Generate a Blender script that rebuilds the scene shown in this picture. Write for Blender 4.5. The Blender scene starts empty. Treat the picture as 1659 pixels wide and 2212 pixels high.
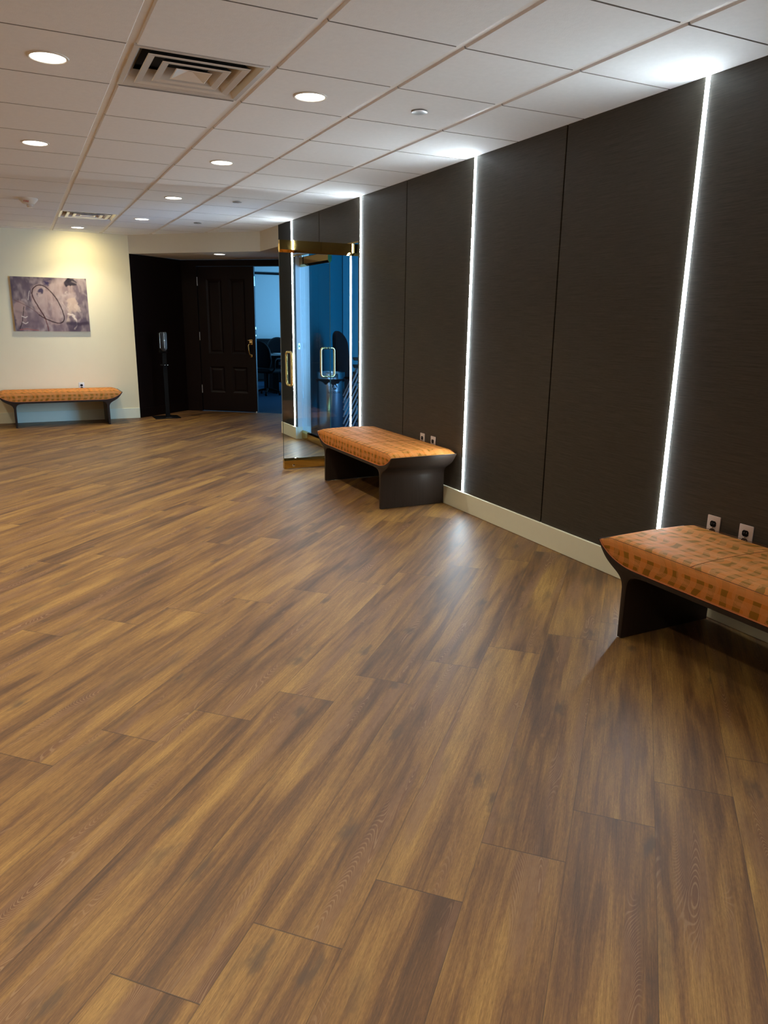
import bpy, bmesh, math, random
from mathutils import Vector, Matrix
import numpy as np
random.seed(7)
S = bpy.context.scene
COL = S.collection
PI = math.pi

# ------------------------------------------------------------------ camera
F_PX, YAW, PITCH, ROLL, CAM_H = 1584.21, 0.457545, 0.254278, 0.012934, 1.3964
def camera():
    cy, sy, cp, sp = math.cos(YAW), math.sin(YAW), math.cos(PITCH), math.sin(PITCH)
    f = Vector((sy*cp, cy*cp, -sp)); r0 = Vector((cy, -sy, 0)); u0 = r0.cross(f)
    c, s = math.cos(ROLL), math.sin(ROLL)
    r = c*r0 + s*u0; u = -s*r0 + c*u0
    cd = bpy.data.cameras.new('camera'); co = bpy.data.objects.new('camera', cd); COL.objects.link(co)
    cd.sensor_fit = 'VERTICAL'; cd.sensor_height = 36.0; cd.lens = 36.0*F_PX/2212.0
    cd.clip_start = 0.02; cd.clip_end = 100
    m = Matrix((r, u, -f)).transposed().to_4x4(); m.translation = (0, 0, CAM_H)
    co.matrix_world = m
    S.camera = co
camera()

# ------------------------------------------------------------------ world, exposure, light levels
W = bpy.data.worlds.new('world'); S.world = W; W.use_nodes = True
W.node_tree.nodes['Background'].inputs[0].default_value = (0.55, 0.75, 1.0, 1)
W.node_tree.nodes['Background'].inputs[1].default_value = 0.02
S.view_settings.view_transform = 'Standard'; S.view_settings.look = 'None'
S.view_settings.exposure = 0.29; S.view_settings.gamma = 1.0
S.view_settings.use_curve_mapping = False
try:
    S.cycles.diffuse_bounces = 6; S.cycles.max_bounces = 14; S.cycles.transparent_max_bounces = 16
    S.cycles.caustics_reflective = False; S.cycles.caustics_refractive = False
except Exception:
    pass
CAN_GLOW, CAN_WATT, CAN_SPREAD = 9.0, 6.7, 114.0   # recessed ceiling lights
LED_STRENGTH = 76.0            # light strips in the dark wall
CAN_COL = (1.0, 0.925, 0.765); LED_COL = (0.82, 0.94, 1.0); DAY_COL = (0.20, 0.51, 1.0)
def area_light(name, loc, direction, sx, sy, power, col):
    l = bpy.data.lights.new(name, 'AREA'); l.shape = 'RECTANGLE'; l.size = sx; l.size_y = sy
    l.energy = power; l.color = col
    o = bpy.data.objects.new(name, l); COL.objects.link(o); o.location = loc
    o.rotation_euler = Vector(direction).to_track_quat('-Z', 'Y').to_euler()
    return o
area_light('daylight_blue_room', (5.2, 4.62, 1.22), (-0.30, 1, -0.05), 1.5, 2.35, 260, DAY_COL)
area_light('daylight_office', (8.4, 14.6, 1.3), (-1, 0.1, -0.05), 3.4, 1.9, 215, (0.17, 0.54, 1.0))

# ------------------------------------------------------------------ node helper
def srgb(r, g, b):
    f = lambda c: c/12.92 if c <= 0.04045 else ((c+0.055)/1.055)**2.4
    return (f(r/255), f(g/255), f(b/255), 1)
class N:
    def __init__(s, name):
        s.m = bpy.data.materials.new(name); s.m.use_nodes = True
        s.t = s.m.node_tree; s.b = s.t.nodes['Principled BSDF']; s.out = s.t.nodes['Material Output']
    def n(s, typ, **kw):
        nd = s.t.nodes.new(typ)
        for k, v in kw.items(): setattr(nd, k, v)
        return nd
    def put(s, sock, v):
        if isinstance(v, bpy.types.NodeSocket): s.t.links.new(v, sock)
        elif isinstance(v, (tuple, list)) and sock.type == 'RGBA' and len(v) == 3: sock.default_value = (*v, 1)
        else: sock.default_value = v
    def math(s, op, a, b=0.0, c=0.0):
        nd = s.n('ShaderNodeMath', operation=op); s.put(nd.inputs[0], a); s.put(nd.inputs[1], b); s.put(nd.inputs[2], c)
        return nd.outputs[0]
    def mix(s, f, a, b, mode='MIX'):
        nd = s.n('ShaderNodeMix', data_type='RGBA', blend_type=mode)
        s.put(nd.inputs[0], f); s.put(nd.inputs[6], a); s.put(nd.inputs[7], b); return nd.outputs[2]
    def xyz(s, v):
        nd = s.n('ShaderNodeSeparateXYZ'); s.put(nd.inputs[0], v); return nd.outputs
    def vec(s, x=0.0, y=0.0, z=0.0):
        nd = s.n('ShaderNodeCombineXYZ'); s.put(nd.inputs[0], x); s.put(nd.inputs[1], y); s.put(nd.inputs[2], z); return nd.outputs[0]
    def noise(s, v, scale=1.0, detail=2.0, rough=0.5, dist=0.0):
        nd = s.n('ShaderNodeTexNoise'); s.put(nd.inputs['Vector'], v)
        nd.inputs['Scale'].default_value = scale; nd.inputs['Detail'].default_value = detail
        nd.inputs['Roughness'].default_value = rough; nd.inputs['Distortion'].default_value = dist
        return nd.outputs['Fac']
    def smooth(s, x, lo, hi):
        nd = s.n('ShaderNodeMapRange', interpolation_type='SMOOTHSTEP')
        s.put(nd.inputs[0], x); nd.inputs[1].default_value = lo; nd.inputs[2].default_value = hi
        return nd.outputs[0]
    def obj(s): return s.n('ShaderNodeTexCoord').outputs['Object']
    def uv(s): return s.n('ShaderNodeTexCoord').outputs['UV']
    def bump(s, h, strength=0.2, dist=0.01):
        nd = s.n('ShaderNodeBump'); nd.inputs['Strength'].default_value = strength; nd.inputs['Distance'].default_value = dist
        s.put(nd.inputs['Height'], h); s.put(s.b.inputs['Normal'], nd.outputs[0])
    def base(s, c, rough=0.5, metal=0.0, spec=0.5):
        s.put(s.b.inputs['Base Color'], c); s.put(s.b.inputs['Roughness'], rough); s.put(s.b.inputs['Metallic'], metal)
        s.b.inputs['Specular IOR Level'].default_value = spec; return s

def plain(name, c, rough=0.5, metal=0.0, spec=0.5, var=0.06, scale=18.0):
    k = N(name); nz = k.noise(k.obj(), scale, 3.0)
    c3 = tuple(c[:3])
    k.base(k.mix(nz, tuple(x*(1-var) for x in c3), tuple(min(1, x*(1+var)) for x in c3)), rough, metal, spec)
    return k.m
def emit(name, c, strength):
    k = N(name); k.base((0.8, 0.8, 0.8), 0.5); k.b.inputs['Emission Color'].default_value = (*c, 1)
    k.b.inputs['Emission Strength'].default_value = strength; return k.m

def mat_floor():
    k = N('oak_plank_floor'); x, y, z = k.xyz(k.obj()); q = 1/math.sqrt(2)
    u = k.math('MULTIPLY', k.math('ADD', x, y), q); v = k.math('MULTIPLY', k.math('SUBTRACT', x, y), q)
    wv = k.math('DIVIDE', k.math('SUBTRACT', v, 0.164), 0.2286); row = k.math('FLOOR', wv); fv = k.math('FRACT', wv)
    uj = k.math('ADD', k.math('MULTIPLY', k.math('ADD', row, 1.0), 0.231), 1.97)
    uu = k.math('DIVIDE', k.math('SUBTRACT', u, uj), 1.50); idx = k.math('FLOOR', uu); fu = k.math('FRACT', uu)
    wn = k.n('ShaderNodeTexWhiteNoise', noise_dimensions='2D'); k.put(wn.inputs['Vector'], k.vec(row, idx, 0.0))
    rnd = wn.outputs['Value']; rx, ry, rz = k.xyz(wn.outputs['Color'])
    gu = k.math('ADD', u, k.math('MULTIPLY', rx, 31.0)); gv = k.math('ADD', v, k.math('MULTIPLY', ry, 17.0))
    P = lambda a, b, c=0.0: k.vec(k.math('MULTIPLY', gu, a), k.math('MULTIPLY', gv, b), c)
    broad = k.math('ADD', k.math('MULTIPLY', k.noise(P(0.9, 8.0), 1.0, 3.0, 0.55, 0.5), 0.60), k.math('MULTIPLY', k.noise(P(2.2, 30.0, 5.0), 1.0, 5.0, 0.68, 0.5), 0.40))
    broad = k.math('ADD', broad, k.math('MULTIPLY', k.math('SUBTRACT', rnd, 0.5), 0.07))
    ramp = k.n('ShaderNodeValToRGB'); k.put(ramp.inputs[0], broad)
    e = ramp.color_ramp.elements
    e[0].position = 0.37; e[0].color = (0.082, 0.038, 0.014, 1); e[1].position = 0.64; e[1].color = (0.335, 0.188, 0.050, 1)
    m = ramp.color_ramp.elements.new(0.455); m.color = (0.150, 0.070, 0.022, 1)
    m = ramp.color_ramp.elements.new(0.53); m.color = (0.232, 0.118, 0.032, 1)
    fib = k.noise(P(5.0, 230.0), 1.0, 5.0, 0.7)
    fine = k.noise(P(48.0, 420.0, 2.0), 1.0, 4.0, 0.75)
    pore = k.math('MULTIPLY', k.smooth(k.noise(P(22.0, 420.0, 7.0), 1.0, 2.0, 0.6), 0.60, 0.72), 0.55)
    col = k.mix(k.smooth(fib, 0.33, 0.67), k.mix(1.0, ramp.outputs[0], (0.78, 0.74, 0.68), 'MULTIPLY'), k.mix(1.0, ramp.outputs[0], (1.15, 1.15, 1.14), 'MULTIPLY'))
    col = k.mix(0.8, col, k.mix(k.smooth(fine, 0.3, 0.7), k.mix(1.0, col, (0.72, 0.69, 0.64), 'MULTIPLY'), k.mix(1.0, col, (1.28, 1.29, 1.30), 'MULTIPLY')))
    col = k.mix(pore, col, (0.085, 0.038, 0.015))
    smudge = k.smooth(k.noise(P(2.4, 8.0, 13.0), 1.0, 3.0, 0.6, 0.4), 0.56, 0.74)
    col = k.mix(k.math('MULTIPLY', smudge, 0.5), col, (0.074, 0.042, 0.022))
    # cathedral grain: contour lines of a stretched noise, strongest in the red-brown heart streaks
    cn = k.noise(P(1.3, 8.5, 3.3), 1.0, 1.0, 0.4, 0.25)
    ln = k.math('SINE', k.math('MULTIPLY', cn, 680.0)); wob = k.noise(P(30.0, 60.0), 1.0, 2.0)
    heart = k.smooth(k.noise(P(1.1, 12.0, 9.1), 1.0, 1.0), 0.55, 0.66)
    lm = k.math('MULTIPLY', k.smooth(k.math('ADD', ln, k.math('MULTIPLY', k.math('SUBTRACT', wob, 0.5), 1.6)), 0.35, 0.95), heart)
    col = k.mix(k.math('MULTIPLY', heart, 0.55), col, (0.135, 0.055, 0.024))
    col = k.mix(k.math('MULTIPLY', lm, 0.48), col, (0.34, 0.21, 0.105))
    # knots
    vo = k.n('ShaderNodeTexVoronoi', feature='F1', voronoi_dimensions='2D'); k.put(vo.inputs['Vector'], P(1.6, 3.8, 0.0)); vo.inputs['Scale'].default_value = 1.0
    kd = k.math('ADD', vo.outputs['Distance'], k.math('MULTIPLY', k.math('SUBTRACT', k.noise(P(16.0, 46.0), 1.0, 3.0), 0.5), 0.26))
    cx, cyy, cz = k.xyz(vo.outputs['Color'])
    kn = k.math('MULTIPLY', k.math('SUBTRACT', 1.0, k.smooth(kd, 0.0, 0.12)), k.smooth(cx, 0.42, 0.48))
    col = k.mix(k.math('MULTIPLY', kn, 0.75), col, (0.075, 0.042, 0.022))
    # plank joints
    ev = k.math('MULTIPLY', k.math('MINIMUM', fv, k.math('SUBTRACT', 1.0, fv)), 0.2286)
    eu = k.math('MULTIPLY', k.math('MINIMUM', fu, k.math('SUBTRACT', 1.0, fu)), 1.50)
    gap_v = k.math('SUBTRACT', 1.0, k.smooth(ev, 0.0004, 0.0016)); gap_u = k.math('SUBTRACT', 1.0, k.smooth(eu, 0.0008, 0.0022))
    gap = k.math('MAXIMUM', k.math('MULTIPLY', gap_v, 0.75), gap_u)
    col = k.mix(k.math('MULTIPLY', gap, 0.72), col, (0.028, 0.014, 0.006))
    rough = k.math('ADD', 0.39, k.math('MULTIPLY', fib, 0.16))
    k.base(col, rough, 0.0, 0.55)
    k.bump(k.math('SUBTRACT', k.math('MULTIPLY', fib, 0.25), gap), 0.22, 0.0016)
    return k.m

def mat_tile():
    k = N('ceiling_tile'); c = k.obj(); f = k.noise(c, 190.0, 3.0, 0.6); g = k.noise(c, 36.0, 4.0, 0.6)
    k.base(k.mix(g, (0.80, 0.815, 0.83), (0.88, 0.895, 0.91)), 0.9, 0.0, 0.2); k.bump(k.math('ADD', f, g), 0.22, 0.0025); return k.m
def mat_panel():
    k = N('dark_grasscloth_panel'); x, y, z = k.xyz(k.obj())
    a = k.noise(k.vec(0.0, k.math('MULTIPLY', y, 5.0), k.math('MULTIPLY', z, 260.0)), 1.0, 3.0, 0.6)
    b = k.noise(k.vec(0.0, k.math('MULTIPLY', y, 28.0), k.math('MULTIPLY', z, 420.0)), 1.0, 2.0)
    t = k.math('ADD', k.math('MULTIPLY', a, 0.7), k.math('MULTIPLY', b, 0.3))
    k.base(k.mix(k.smooth(t, 0.3, 0.7), (0.037, 0.031, 0.0225), (0.072, 0.062, 0.046)), 0.52, 0.0, 0.35)
    k.bump(t, 0.25, 0.0015); return k.m
def mat_wood(name, c0, c1, rough=0.35, axis='z'):
    k = N(name); x, y, z = k.xyz(k.obj())
    if axis == 'z': v = k.vec(k.math('MULTIPLY', x, 60.0), k.math('MULTIPLY', y, 60.0), k.math('MULTIPLY', z, 2.5))
    else: v = k.vec(k.math('MULTIPLY', x, 2.5), k.math('MULTIPLY', y, 60.0), k.math('MULTIPLY', z, 60.0))
    g = k.noise(v, 1.0, 4.0, 0.6, 0.4); k.base(k.mix(g, c0, c1), rough, 0.0, 0.22); k.bump(g, 0.08, 0.001); return k.m
def mat_brass(name='polished_brass', c=(0.66, 0.46, 0.15), r=0.02):
    k = N(name); g = k.noise(k.obj(), 9.0, 3.0); k.base(k.mix(g, tuple(x*0.94 for x in c), c), k.math('ADD', r, k.math('MULTIPLY', g, 0.03)), 1.0); return k.m
def mat_glass():
    k = N('door_glass'); t = k.t
    tr = k.n('ShaderNodeBsdfTransparent'); tr.inputs[0].default_value = (0.93, 0.965, 0.955, 1)
    gl = k.n('ShaderNodeBsdfGlossy'); gl.inputs['Roughness'].default_value = 0.0; gl.inputs[0].default_value = (1, 1, 1, 1)
    fr = k.n('ShaderNodeFresnel'); ge = k.n('ShaderNodeNewGeometry'); k.put(fr.inputs[0], k.math('SUBTRACT', 1.5, k.math('MULTIPLY', ge.outputs['Backfacing'], 1.5-1/1.5)))
    mx = k.n('ShaderNodeMixShader'); t.links.new(fr.outputs[0], mx.inputs[0]); t.links.new(tr.outputs[0], mx.inputs[1]); t.links.new(gl.outputs[0], mx.inputs[2])
    t.links.new(mx.outputs[0], k.out.inputs[0]); return k.m
def mat_fabric():
    k = N('orange_loop_fabric'); u, p, _ = k.xyz(k.uv())
    wob = k.math('ADD', k.math('MULTIPLY', k.math('SINE', k.math('MULTIPLY', p, 2*PI/0.20)), 0.27), k.math('MULTIPLY', k.noise(k.vec(k.math('MULTIPLY', u, 5.0), k.math('MULTIPLY', p, 9.0), 0.0), 1.0, 0.0), 0.9))
    bars = k.math('FRACT', k.math('ADD', k.math('DIVIDE', u, 0.066), wob))
    wid = k.math('ADD', 0.30, k.math('MULTIPLY', k.noise(k.vec(k.math('MULTIPLY', u, 16.0), k.math('MULTIPLY', p, 12.0), 3.0), 1.0, 0.0), 0.45))
    olive = k.math('MULTIPLY', k.smooth(bars, 0.0, 0.03), k.math('LESS_THAN', bars, wid))
    str_ = k.math('FRACT', k.math('ADD', k.math('DIVIDE', p, 0.112), 0.30))
    band = k.math('MULTIPLY', k.smooth(str_, 0.0, 0.02), k.math('SUBTRACT', 1.0, k.smooth(str_, 0.34, 0.36)))
    thread = k.noise(k.vec(k.math('MULTIPLY', u, 900.0), k.math('MULTIPLY', p, 900.0), 0.0), 1.0, 2.0)
    col = k.mix(olive, (0.590, 0.195, 0.030), (0.290, 0.128, 0.012))
    col = k.mix(k.math('MULTIPLY', band, 0.72), col, (0.670, 0.245, 0.060))
    # racetrack loops drawn as fine concentric lines
    for (du, dp, a0) in ((0.0, 0.10, 0.078), (0.135, 0.045, 0.070)):
        cu = k.math('SUBTRACT', k.math('MULTIPLY', k.math('FRACT', k.math('DIVIDE', k.math('ADD', u, du+5.0), 0.27)), 0.27), 0.135)
        cp = k.math('SUBTRACT', k.math('MULTIPLY', k.math('FRACT', k.math('DIVIDE', k.math('ADD', p, dp+5.0), 0.13)), 0.13), 0.065)
        au = k.math('MAXIMUM', k.math('SUBTRACT', k.math('ABSOLUTE', cu), a0), 0.0)
        d = k.math('SQRT', k.math('ADD', k.math('MULTIPLY', au, au), k.math('MULTIPLY', cp, cp)))
        rng = k.math('MULTIPLY', k.smooth(d, 0.007, 0.009), k.math('SUBTRACT', 1.0, k.smooth(d, 0.033, 0.035)))
        lines = k.smooth(k.math('SINE', k.math('MULTIPLY', d, 2*PI/0.0046)), -0.1, 0.5)
        col = k.mix(k.math('MULTIPLY', k.math('MULTIPLY', rng, lines), 0.75), col, (0.74, 0.32, 0.11))
        col = k.mix(k.math('MULTIPLY', rng, 0.25), col, (0.58, 0.205, 0.046))
    col = k.mix(0.25, col, k.mix(thread, (0.0, 0.0, 0.0), (1.0, 1.0, 1.0)), 'SOFT_LIGHT')
    k.base(col, 0.7, 0.0, 0.15); k.bump(thread, 0.12, 0.0008); return k.m

M = dict(
    floor=mat_floor(), tile=mat_tile(), panel=mat_panel(), glass=mat_glass(), fabric=mat_fabric(),
    tile_edge_shade=plain('tile_joint_shade', (0.34, 0.32, 0.30), 0.9), tee=plain('ceiling_tee', (0.80, 0.78, 0.75), 0.45), plenum=plain('plenum_dark', (0.03, 0.03, 0.03), 0.9),
    jamb=plain('white_jamb_paint', (0.76, 0.76, 0.74), 0.6, 0, 0.3, 0.02), cream=plain('cream_paint', (0.86, 0.755, 0.50), 0.75, 0, 0.3, 0.02, 6.0), base=plain('cream_baseboard', (0.86, 0.84, 0.63), 0.45, 0, 0.4, 0.02),
    lobby=plain('lobby_paint', (0.82, 0.82, 0.80), 0.8, 0, 0.3, 0.02), soffit=plain('soffit_paint', (0.66, 0.62, 0.52), 0.8, 0, 0.3, 0.02),
    backing=plain('panel_gap_black', (0.008, 0.008, 0.008), 0.8),
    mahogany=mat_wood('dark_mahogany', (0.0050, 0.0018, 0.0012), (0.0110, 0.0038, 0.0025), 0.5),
    bench=mat_wood('bench_dark_wood', (0.018, 0.012, 0.009), (0.040, 0.027, 0.020), 0.32, 'z'),
    brass=mat_brass(), handle=mat_brass('brass_pull', (0.86, 0.66, 0.28), 0.12), steel=mat_brass('brushed_steel', (0.66, 0.68, 0.70), 0.24),
    chrome=mat_brass('chrome', (0.80, 0.80, 0.80), 0.08), alu=mat_brass('aluminium_channel', (0.7, 0.7, 0.7), 0.35),
    white=plain('white_plastic', (0.78, 0.76, 0.72), 0.4), plate=plain('outlet_plate', (0.62, 0.50, 0.42), 0.4, 0, 0.5, 0.02),
    black=plain('black_plastic', (0.003, 0.003, 0.0035), 0.55, 0, 0.15), blackmat=plain('black_matte', (0.005, 0.005, 0.006), 0.7, 0, 0.15),
    leather=plain('black_leather', (0.005, 0.005, 0.006), 0.25, 0, 0.5), bag=plain('black_bin_bag', (0.012, 0.012, 0.014), 0.3),
    bluewall=plain('blue_wall_paint', (0.003, 0.15, 0.205), 0.6, 0, 0.3, 0.03, 4.0), officewall=plain('office_wall', (0.62, 0.62, 0.60), 0.7, 0, 0.3, 0.02),
    carpet=plain('navy_carpet', (0.02, 0.055, 0.10), 0.95, 0, 0.1, 0.35, 120.0), vent=plain('vent_enamel', (0.80, 0.78, 0.75), 0.22, 0.15, 0.6, 0.03),
    ventshade=plain('vent_painted_shade', (0.035, 0.037, 0.04), 0.15, 0.0, 0.6, 0.3, 30.0), red=plain('red_print', (0.5, 0.03, 0.02), 0.5), dimgrey=plain('grey_print', (0.16, 0.16, 0.17), 0.5), piping=plain('orange_piping', (0.55, 0.17, 0.05), 0.6),
    seam=plain('dark_seam_thread', (0.16, 0.055, 0.012), 0.7), print_blue=plain('dark_print', (0.005, 0.012, 0.02), 0.5), paper=plain('paper', (0.75, 0.75, 0.74), 0.7),
    tube=plain('grey_tube', (0.22, 0.24, 0.27), 0.35, 0.5), can=emit('lamp_diffuser', CAN_COL, CAN_GLOW), led=emit('strip_diffuser', LED_COL, LED_STRENGTH),
    lens=plain('clear_strobe_lens', (0.75, 0.75, 0.76), 0.08, 0.3), edge=plain('green_glass_edge', (0.02, 0.045, 0.04), 0.5, 0, 0.08),
)

# ------------------------------------------------------------------ mesh helpers
class MB:
    def __init__(s): s.bm = bmesh.new(); s.uv = None
    def box(s, x0, x1, y0, y1, z0, z1, bev=0.0, seg=2, T=None):
        r = bmesh.ops.create_cube(s.bm, size=1.0); vs = r['verts']
        for v in vs: v.co = Vector((x0+(v.co.x+.5)*(x1-x0), y0+(v.co.y+.5)*(y1-y0), z0+(v.co.z+.5)*(z1-z0)))
        if bev: 
            es = list({e for v in vs for e in v.link_edges})
            r2 = bmesh.ops.bevel(s.bm, geom=es, offset=bev, segments=seg, affect='EDGES', profile=0.5)
            vs = list({v for f in r2['faces'] for v in f.verts} | {v for v in vs if v.is_valid})
        if T is not None:
            for v in vs: v.co = T @ v.co
        return s
    def prism(s, pts, axis, a0, a1, bev=0.0, seg=2, T=None):
        """closed 2D outline extruded along an axis ('x','y','z')"""
        def P(p, a):
            if axis == 'y': return Vector((p[0], a, p[1]))
            if axis == 'x': return Vector((a, p[0], p[1]))
            return Vector((p[0], p[1], a))
        va = [s.bm.verts.new(P(p, a0)) for p in pts]; vb = [s.bm.verts.new(P(p, a1)) for p in pts]
        fs = [s.bm.faces.new(va), s.bm.faces.new(vb[::-1])]; n = len(pts)
        for i in range(n): fs.append(s.bm.faces.new((va[i], vb[i], vb[(i+1) % n], va[(i+1) % n])))
        bmesh.ops.recalc_face_normals(s.bm, faces=fs)
        allv = va+vb
        if bev:
            es = [e for f in fs[:2] for e in f.edges]
            r = bmesh.ops.bevel(s.bm, geom=es, offset=bev, segments=seg, affect='EDGES', profile=0.5)
            allv = list({v for f in r['faces'] for v in f.verts} | {v for v in allv if v.is_valid})
        if T is not None:
            for v in allv: v.co = T @ v.co
        return s
    def lathe(s, prof, n=32, c=(0, 0), T=None):
        rings = []
        for r, z in prof:
            if r < 1e-6: rings.append([s.bm.verts.new((c[0], c[1], z))])
            else: rings.append([s.bm.verts.new((c[0]+r*math.cos(2*PI*i/n), c[1]+r*math.sin(2*PI*i/n), z)) for i in range(n)])
        fs = []
        for A, B in zip(rings, rings[1:]):
            for i in range(n):
                j = (i+1) % n
                if len(A) == 1 and len(B) == 1: continue
                if len(A) == 1: fs.append(s.bm.faces.new((A[0], B[j], B[i])))
                elif len(B) == 1: fs.append(s.bm.faces.new((A[i], A[j], B[0])))
                else: fs.append(s.bm.faces.new((A[i], A[j], B[j], B[i])))
        bmesh.ops.recalc_face_normals(s.bm, faces=fs)
        if T is not None:
            for R_ in rings:
                for v in R_: v.co = T @ v.co
        return s
    def tube(s, pts, r, n=10, closed=False, cap=True):
        pts = [Vector(p) for p in pts]; m = len(pts); rings = []
        ref = None
        for i, p in enumerate(pts):
            if closed: t = (pts[(i+1) % m]-pts[i-1]).normalized()
            else: t = (pts[min(i+1, m-1)]-pts[max(i-1, 0)]).normalized()
            if ref is None:
                ref = Vector((0, 0, 1)) if abs(t.z) < 0.9 else Vector((1, 0, 0))
            a = ref-t*ref.dot(t); a.normalize(); ref = a; b = t.cross(a)
            rr = r[i] if isinstance(r, (list, tuple)) else r
            rings.append([s.bm.verts.new(p+rr*(math.cos(2*PI*k/n)*a+math.sin(2*PI*k/n)*b)) for k in range(n)])
        fs = []
        for i in range(m if closed else m-1):
            A, B = rings[i], rings[(i+1) % m]
            for k in range(n): fs.append(s.bm.faces.new((A[k], A[(k+1) % n], B[(k+1) % n], B[k])))
        if cap and not closed: fs += [s.bm.faces.new(rings[0][::-1]), s.bm.faces.new(rings[-1])]
        bmesh.ops.recalc_face_normals(s.bm, faces=fs); return s
    def poly(s, pts):
        s.bm.faces.new([s.bm.verts.new(p) for p in pts]); return s
    def done(s, name, mat, parent=None, smooth=0.0, T=None):
        if T is not None: bmesh.ops.transform(s.bm, matrix=T, verts=s.bm.verts)
        me = bpy.data.meshes.new(name); s.bm.to_mesh(me); s.bm.free()
        for m in (mat if isinstance(mat, (list, tuple)) else [mat]): me.materials.append(m)
        if smooth:
            me.polygons.foreach_set('use_smooth', [True]*len(me.polygons)); me.set_sharp_from_angle(angle=math.radians(smooth))
        o = bpy.data.objects.new(name, me); COL.objects.link(o)
        if parent is not None: o.parent = parent
        return o
def root(name, label, cat, loc=(0, 0, 0), rz=0.0, group=None):
    o = bpy.data.objects.new(name, None); COL.objects.link(o); o.location = loc; o.rotation_euler = (0, 0, rz)
    o['label'] = label; o['category'] = cat
    if group: o['group'] = group
    o.empty_display_size = 0.1; return o
def structure(o): o['kind'] = 'structure'; return o
def copy_tree(o, parent=None):
    c = o.copy(); COL.objects.link(c); c.parent = parent
    for ch in list(o.children): copy_tree(ch, c)
    return c
def arc(c, r, a0, a1, n):
    return [(c[0]+r*math.cos(math.radians(a0+(a1-a0)*i/n)), c[1]+r*math.sin(math.radians(a0+(a1-a0)*i/n))) for i in range(n+1)]
def text_mesh(name, body, size, mat, parent, T, depth=0.0006):
    cu = bpy.data.curves.new(name, 'FONT'); cu.body = body; cu.size = size; cu.extrude = depth; cu.align_x = 'CENTER'; cu.align_y = 'CENTER'
    to = bpy.data.objects.new(name+'_tmp', cu); COL.objects.link(to)
    dg = bpy.context.evaluated_depsgraph_get(); me = bpy.data.meshes.new_from_object(to.evaluated_get(dg))
    bpy.data.objects.remove(to); me.name = name; me.materials.clear(); me.materials.append(mat); me.transform(T)
    o = bpy.data.objects.new(name, me); COL.objects.link(o); o.parent = parent; return o

# ------------------------------------------------------------------ plan of the place (metres)
CEIL, WX, WY = 2.50, 2.948, 11.10
A, B, D = Vector((1.51, 11.10)), Vector((2.95, 9.70)), Vector((2.34, 11.80))
TD, ND = Vector((0.773, -0.634)).normalized(), Vector((0.634, 0.773)).normalized()   # along / behind the recess back wall
SOF = 2.252
XL, YB = -4.2, -4.0
def wallbox(mb, p, q, th, z0, z1, side=1):
    p = Vector(p[:2]); q = Vector(q[:2]); d = (q-p).normalized(); n = Vector((-d.y, d.x))*th*side
    pts = [p, q, q+n, p+n]
    mb.prism([(v.x, v.y) for v in pts], 'z', z0, z1); return mb

# floor: lobby and recess
mb = MB(); mb.poly([(XL-.1, YB-.1, 0), (3.2, YB-.1, 0), (3.2, 8.9, 0), (4.35, 10.20, 0), (2.40, 11.86, 0), (1.45, 11.2, 0), (XL-.1, 11.2, 0)])
bmesh.ops.recalc_face_normals(mb.bm, faces=mb.bm.faces)
structure(mb.done('floor', M['floor']))
mb = MB(); mb.poly([(3.2, 4.5, -0.001), (6.1, 4.5, -0.001), (6.1, 10.5, -0.001), (4.3, 10.35, -0.001), (3.2, 8.95, -0.001)])
structure(mb.done('floor', M['carpet']))
p0, p1 = D-TD*0.2, D+TD*2.5
mb = MB(); mb.poly([(p0.x, p0.y, -0.002), (p1.x, p1.y, -0.002), (9, p1.y, -0.002), (9, 17.6, -0.002), (p0.x, 17.6, -0.002)])
structure(mb.done('floor', M['carpet']))

# ceiling: lay-in tiles and tees
VENTS = {(1, 0), (1, 9)}
def ceiling():
    mb = MB(); bm = mb.bm; g = 0.61; x0, y0 = -0.0571, 3.5452
    fz, bz = CEIL-0.005, CEIL+0.010
    i0, i1, j0, j1 = -7, 5, -13, 13
    for i in range(i0, i1):
        for j in range(j0, j1):
            if (i, j) in VENTS: continue
            xa, xb = x0+i*g+0.012, x0+(i+1)*g-0.012; ya, yb = y0+j*g+0.0040, y0+(j+1)*g-0.0040
            xb = min(xb, WX+0.02); 
            if xa > WX or ya > 11.15: continue
            bx, b = 0.010, 0.0012
            lo = [bm.verts.new(p) for p in ((xa+bx, ya+b, fz), (xb-bx, ya+b, fz), (xb-bx, yb-b, fz), (xa+bx, yb-b, fz))]
            hi = [bm.verts.new(p) for p in ((xa, ya, bz), (xb, ya, bz), (xb, yb, bz), (xa, yb, bz))]
            bm.faces.new(lo[::-1])
            for k in range(4): bm.faces.new((lo[k], lo[(k+1) % 4], hi[(k+1) % 4], hi[k])).material_index = 0 if k % 2 else 3  # cross-joint edges coloured darker to paint in the shadow of the gap
    nt = len(bm.faces)
    def q(xa, xb, ya, yb, z): bm.faces.new([bm.verts.new(p) for p in ((xa, ya, z), (xa, yb, z), (xb, yb, z), (xb, ya, z))])
    for i in range(i0, i1):
        x = x0+i*g; q(x-0.018, x+0.018, YB-.3, 11.2, CEIL+0.004)
    for j in range(j0, j1): 
        y = y0+j*g; q(XL-.2, 3.1, y-0.0115, y+0.0115, CEIL+0.0105)
    bm.faces.ensure_lookup_table(); n2 = len(bm.faces)
    q(XL-.2, 3.1, YB-.3, 11.3, CEIL+0.12)
    bm.faces.ensure_lookup_table()
    for k, f in enumerate(bm.faces):
        if k >= nt: f.material_index = 1 if k < n2 else 2
    return structure(mb.done('ceiling', [M['tile'], M['tee'], M['plenum'], M['tile_edge_shade']]))
ceiling()

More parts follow.
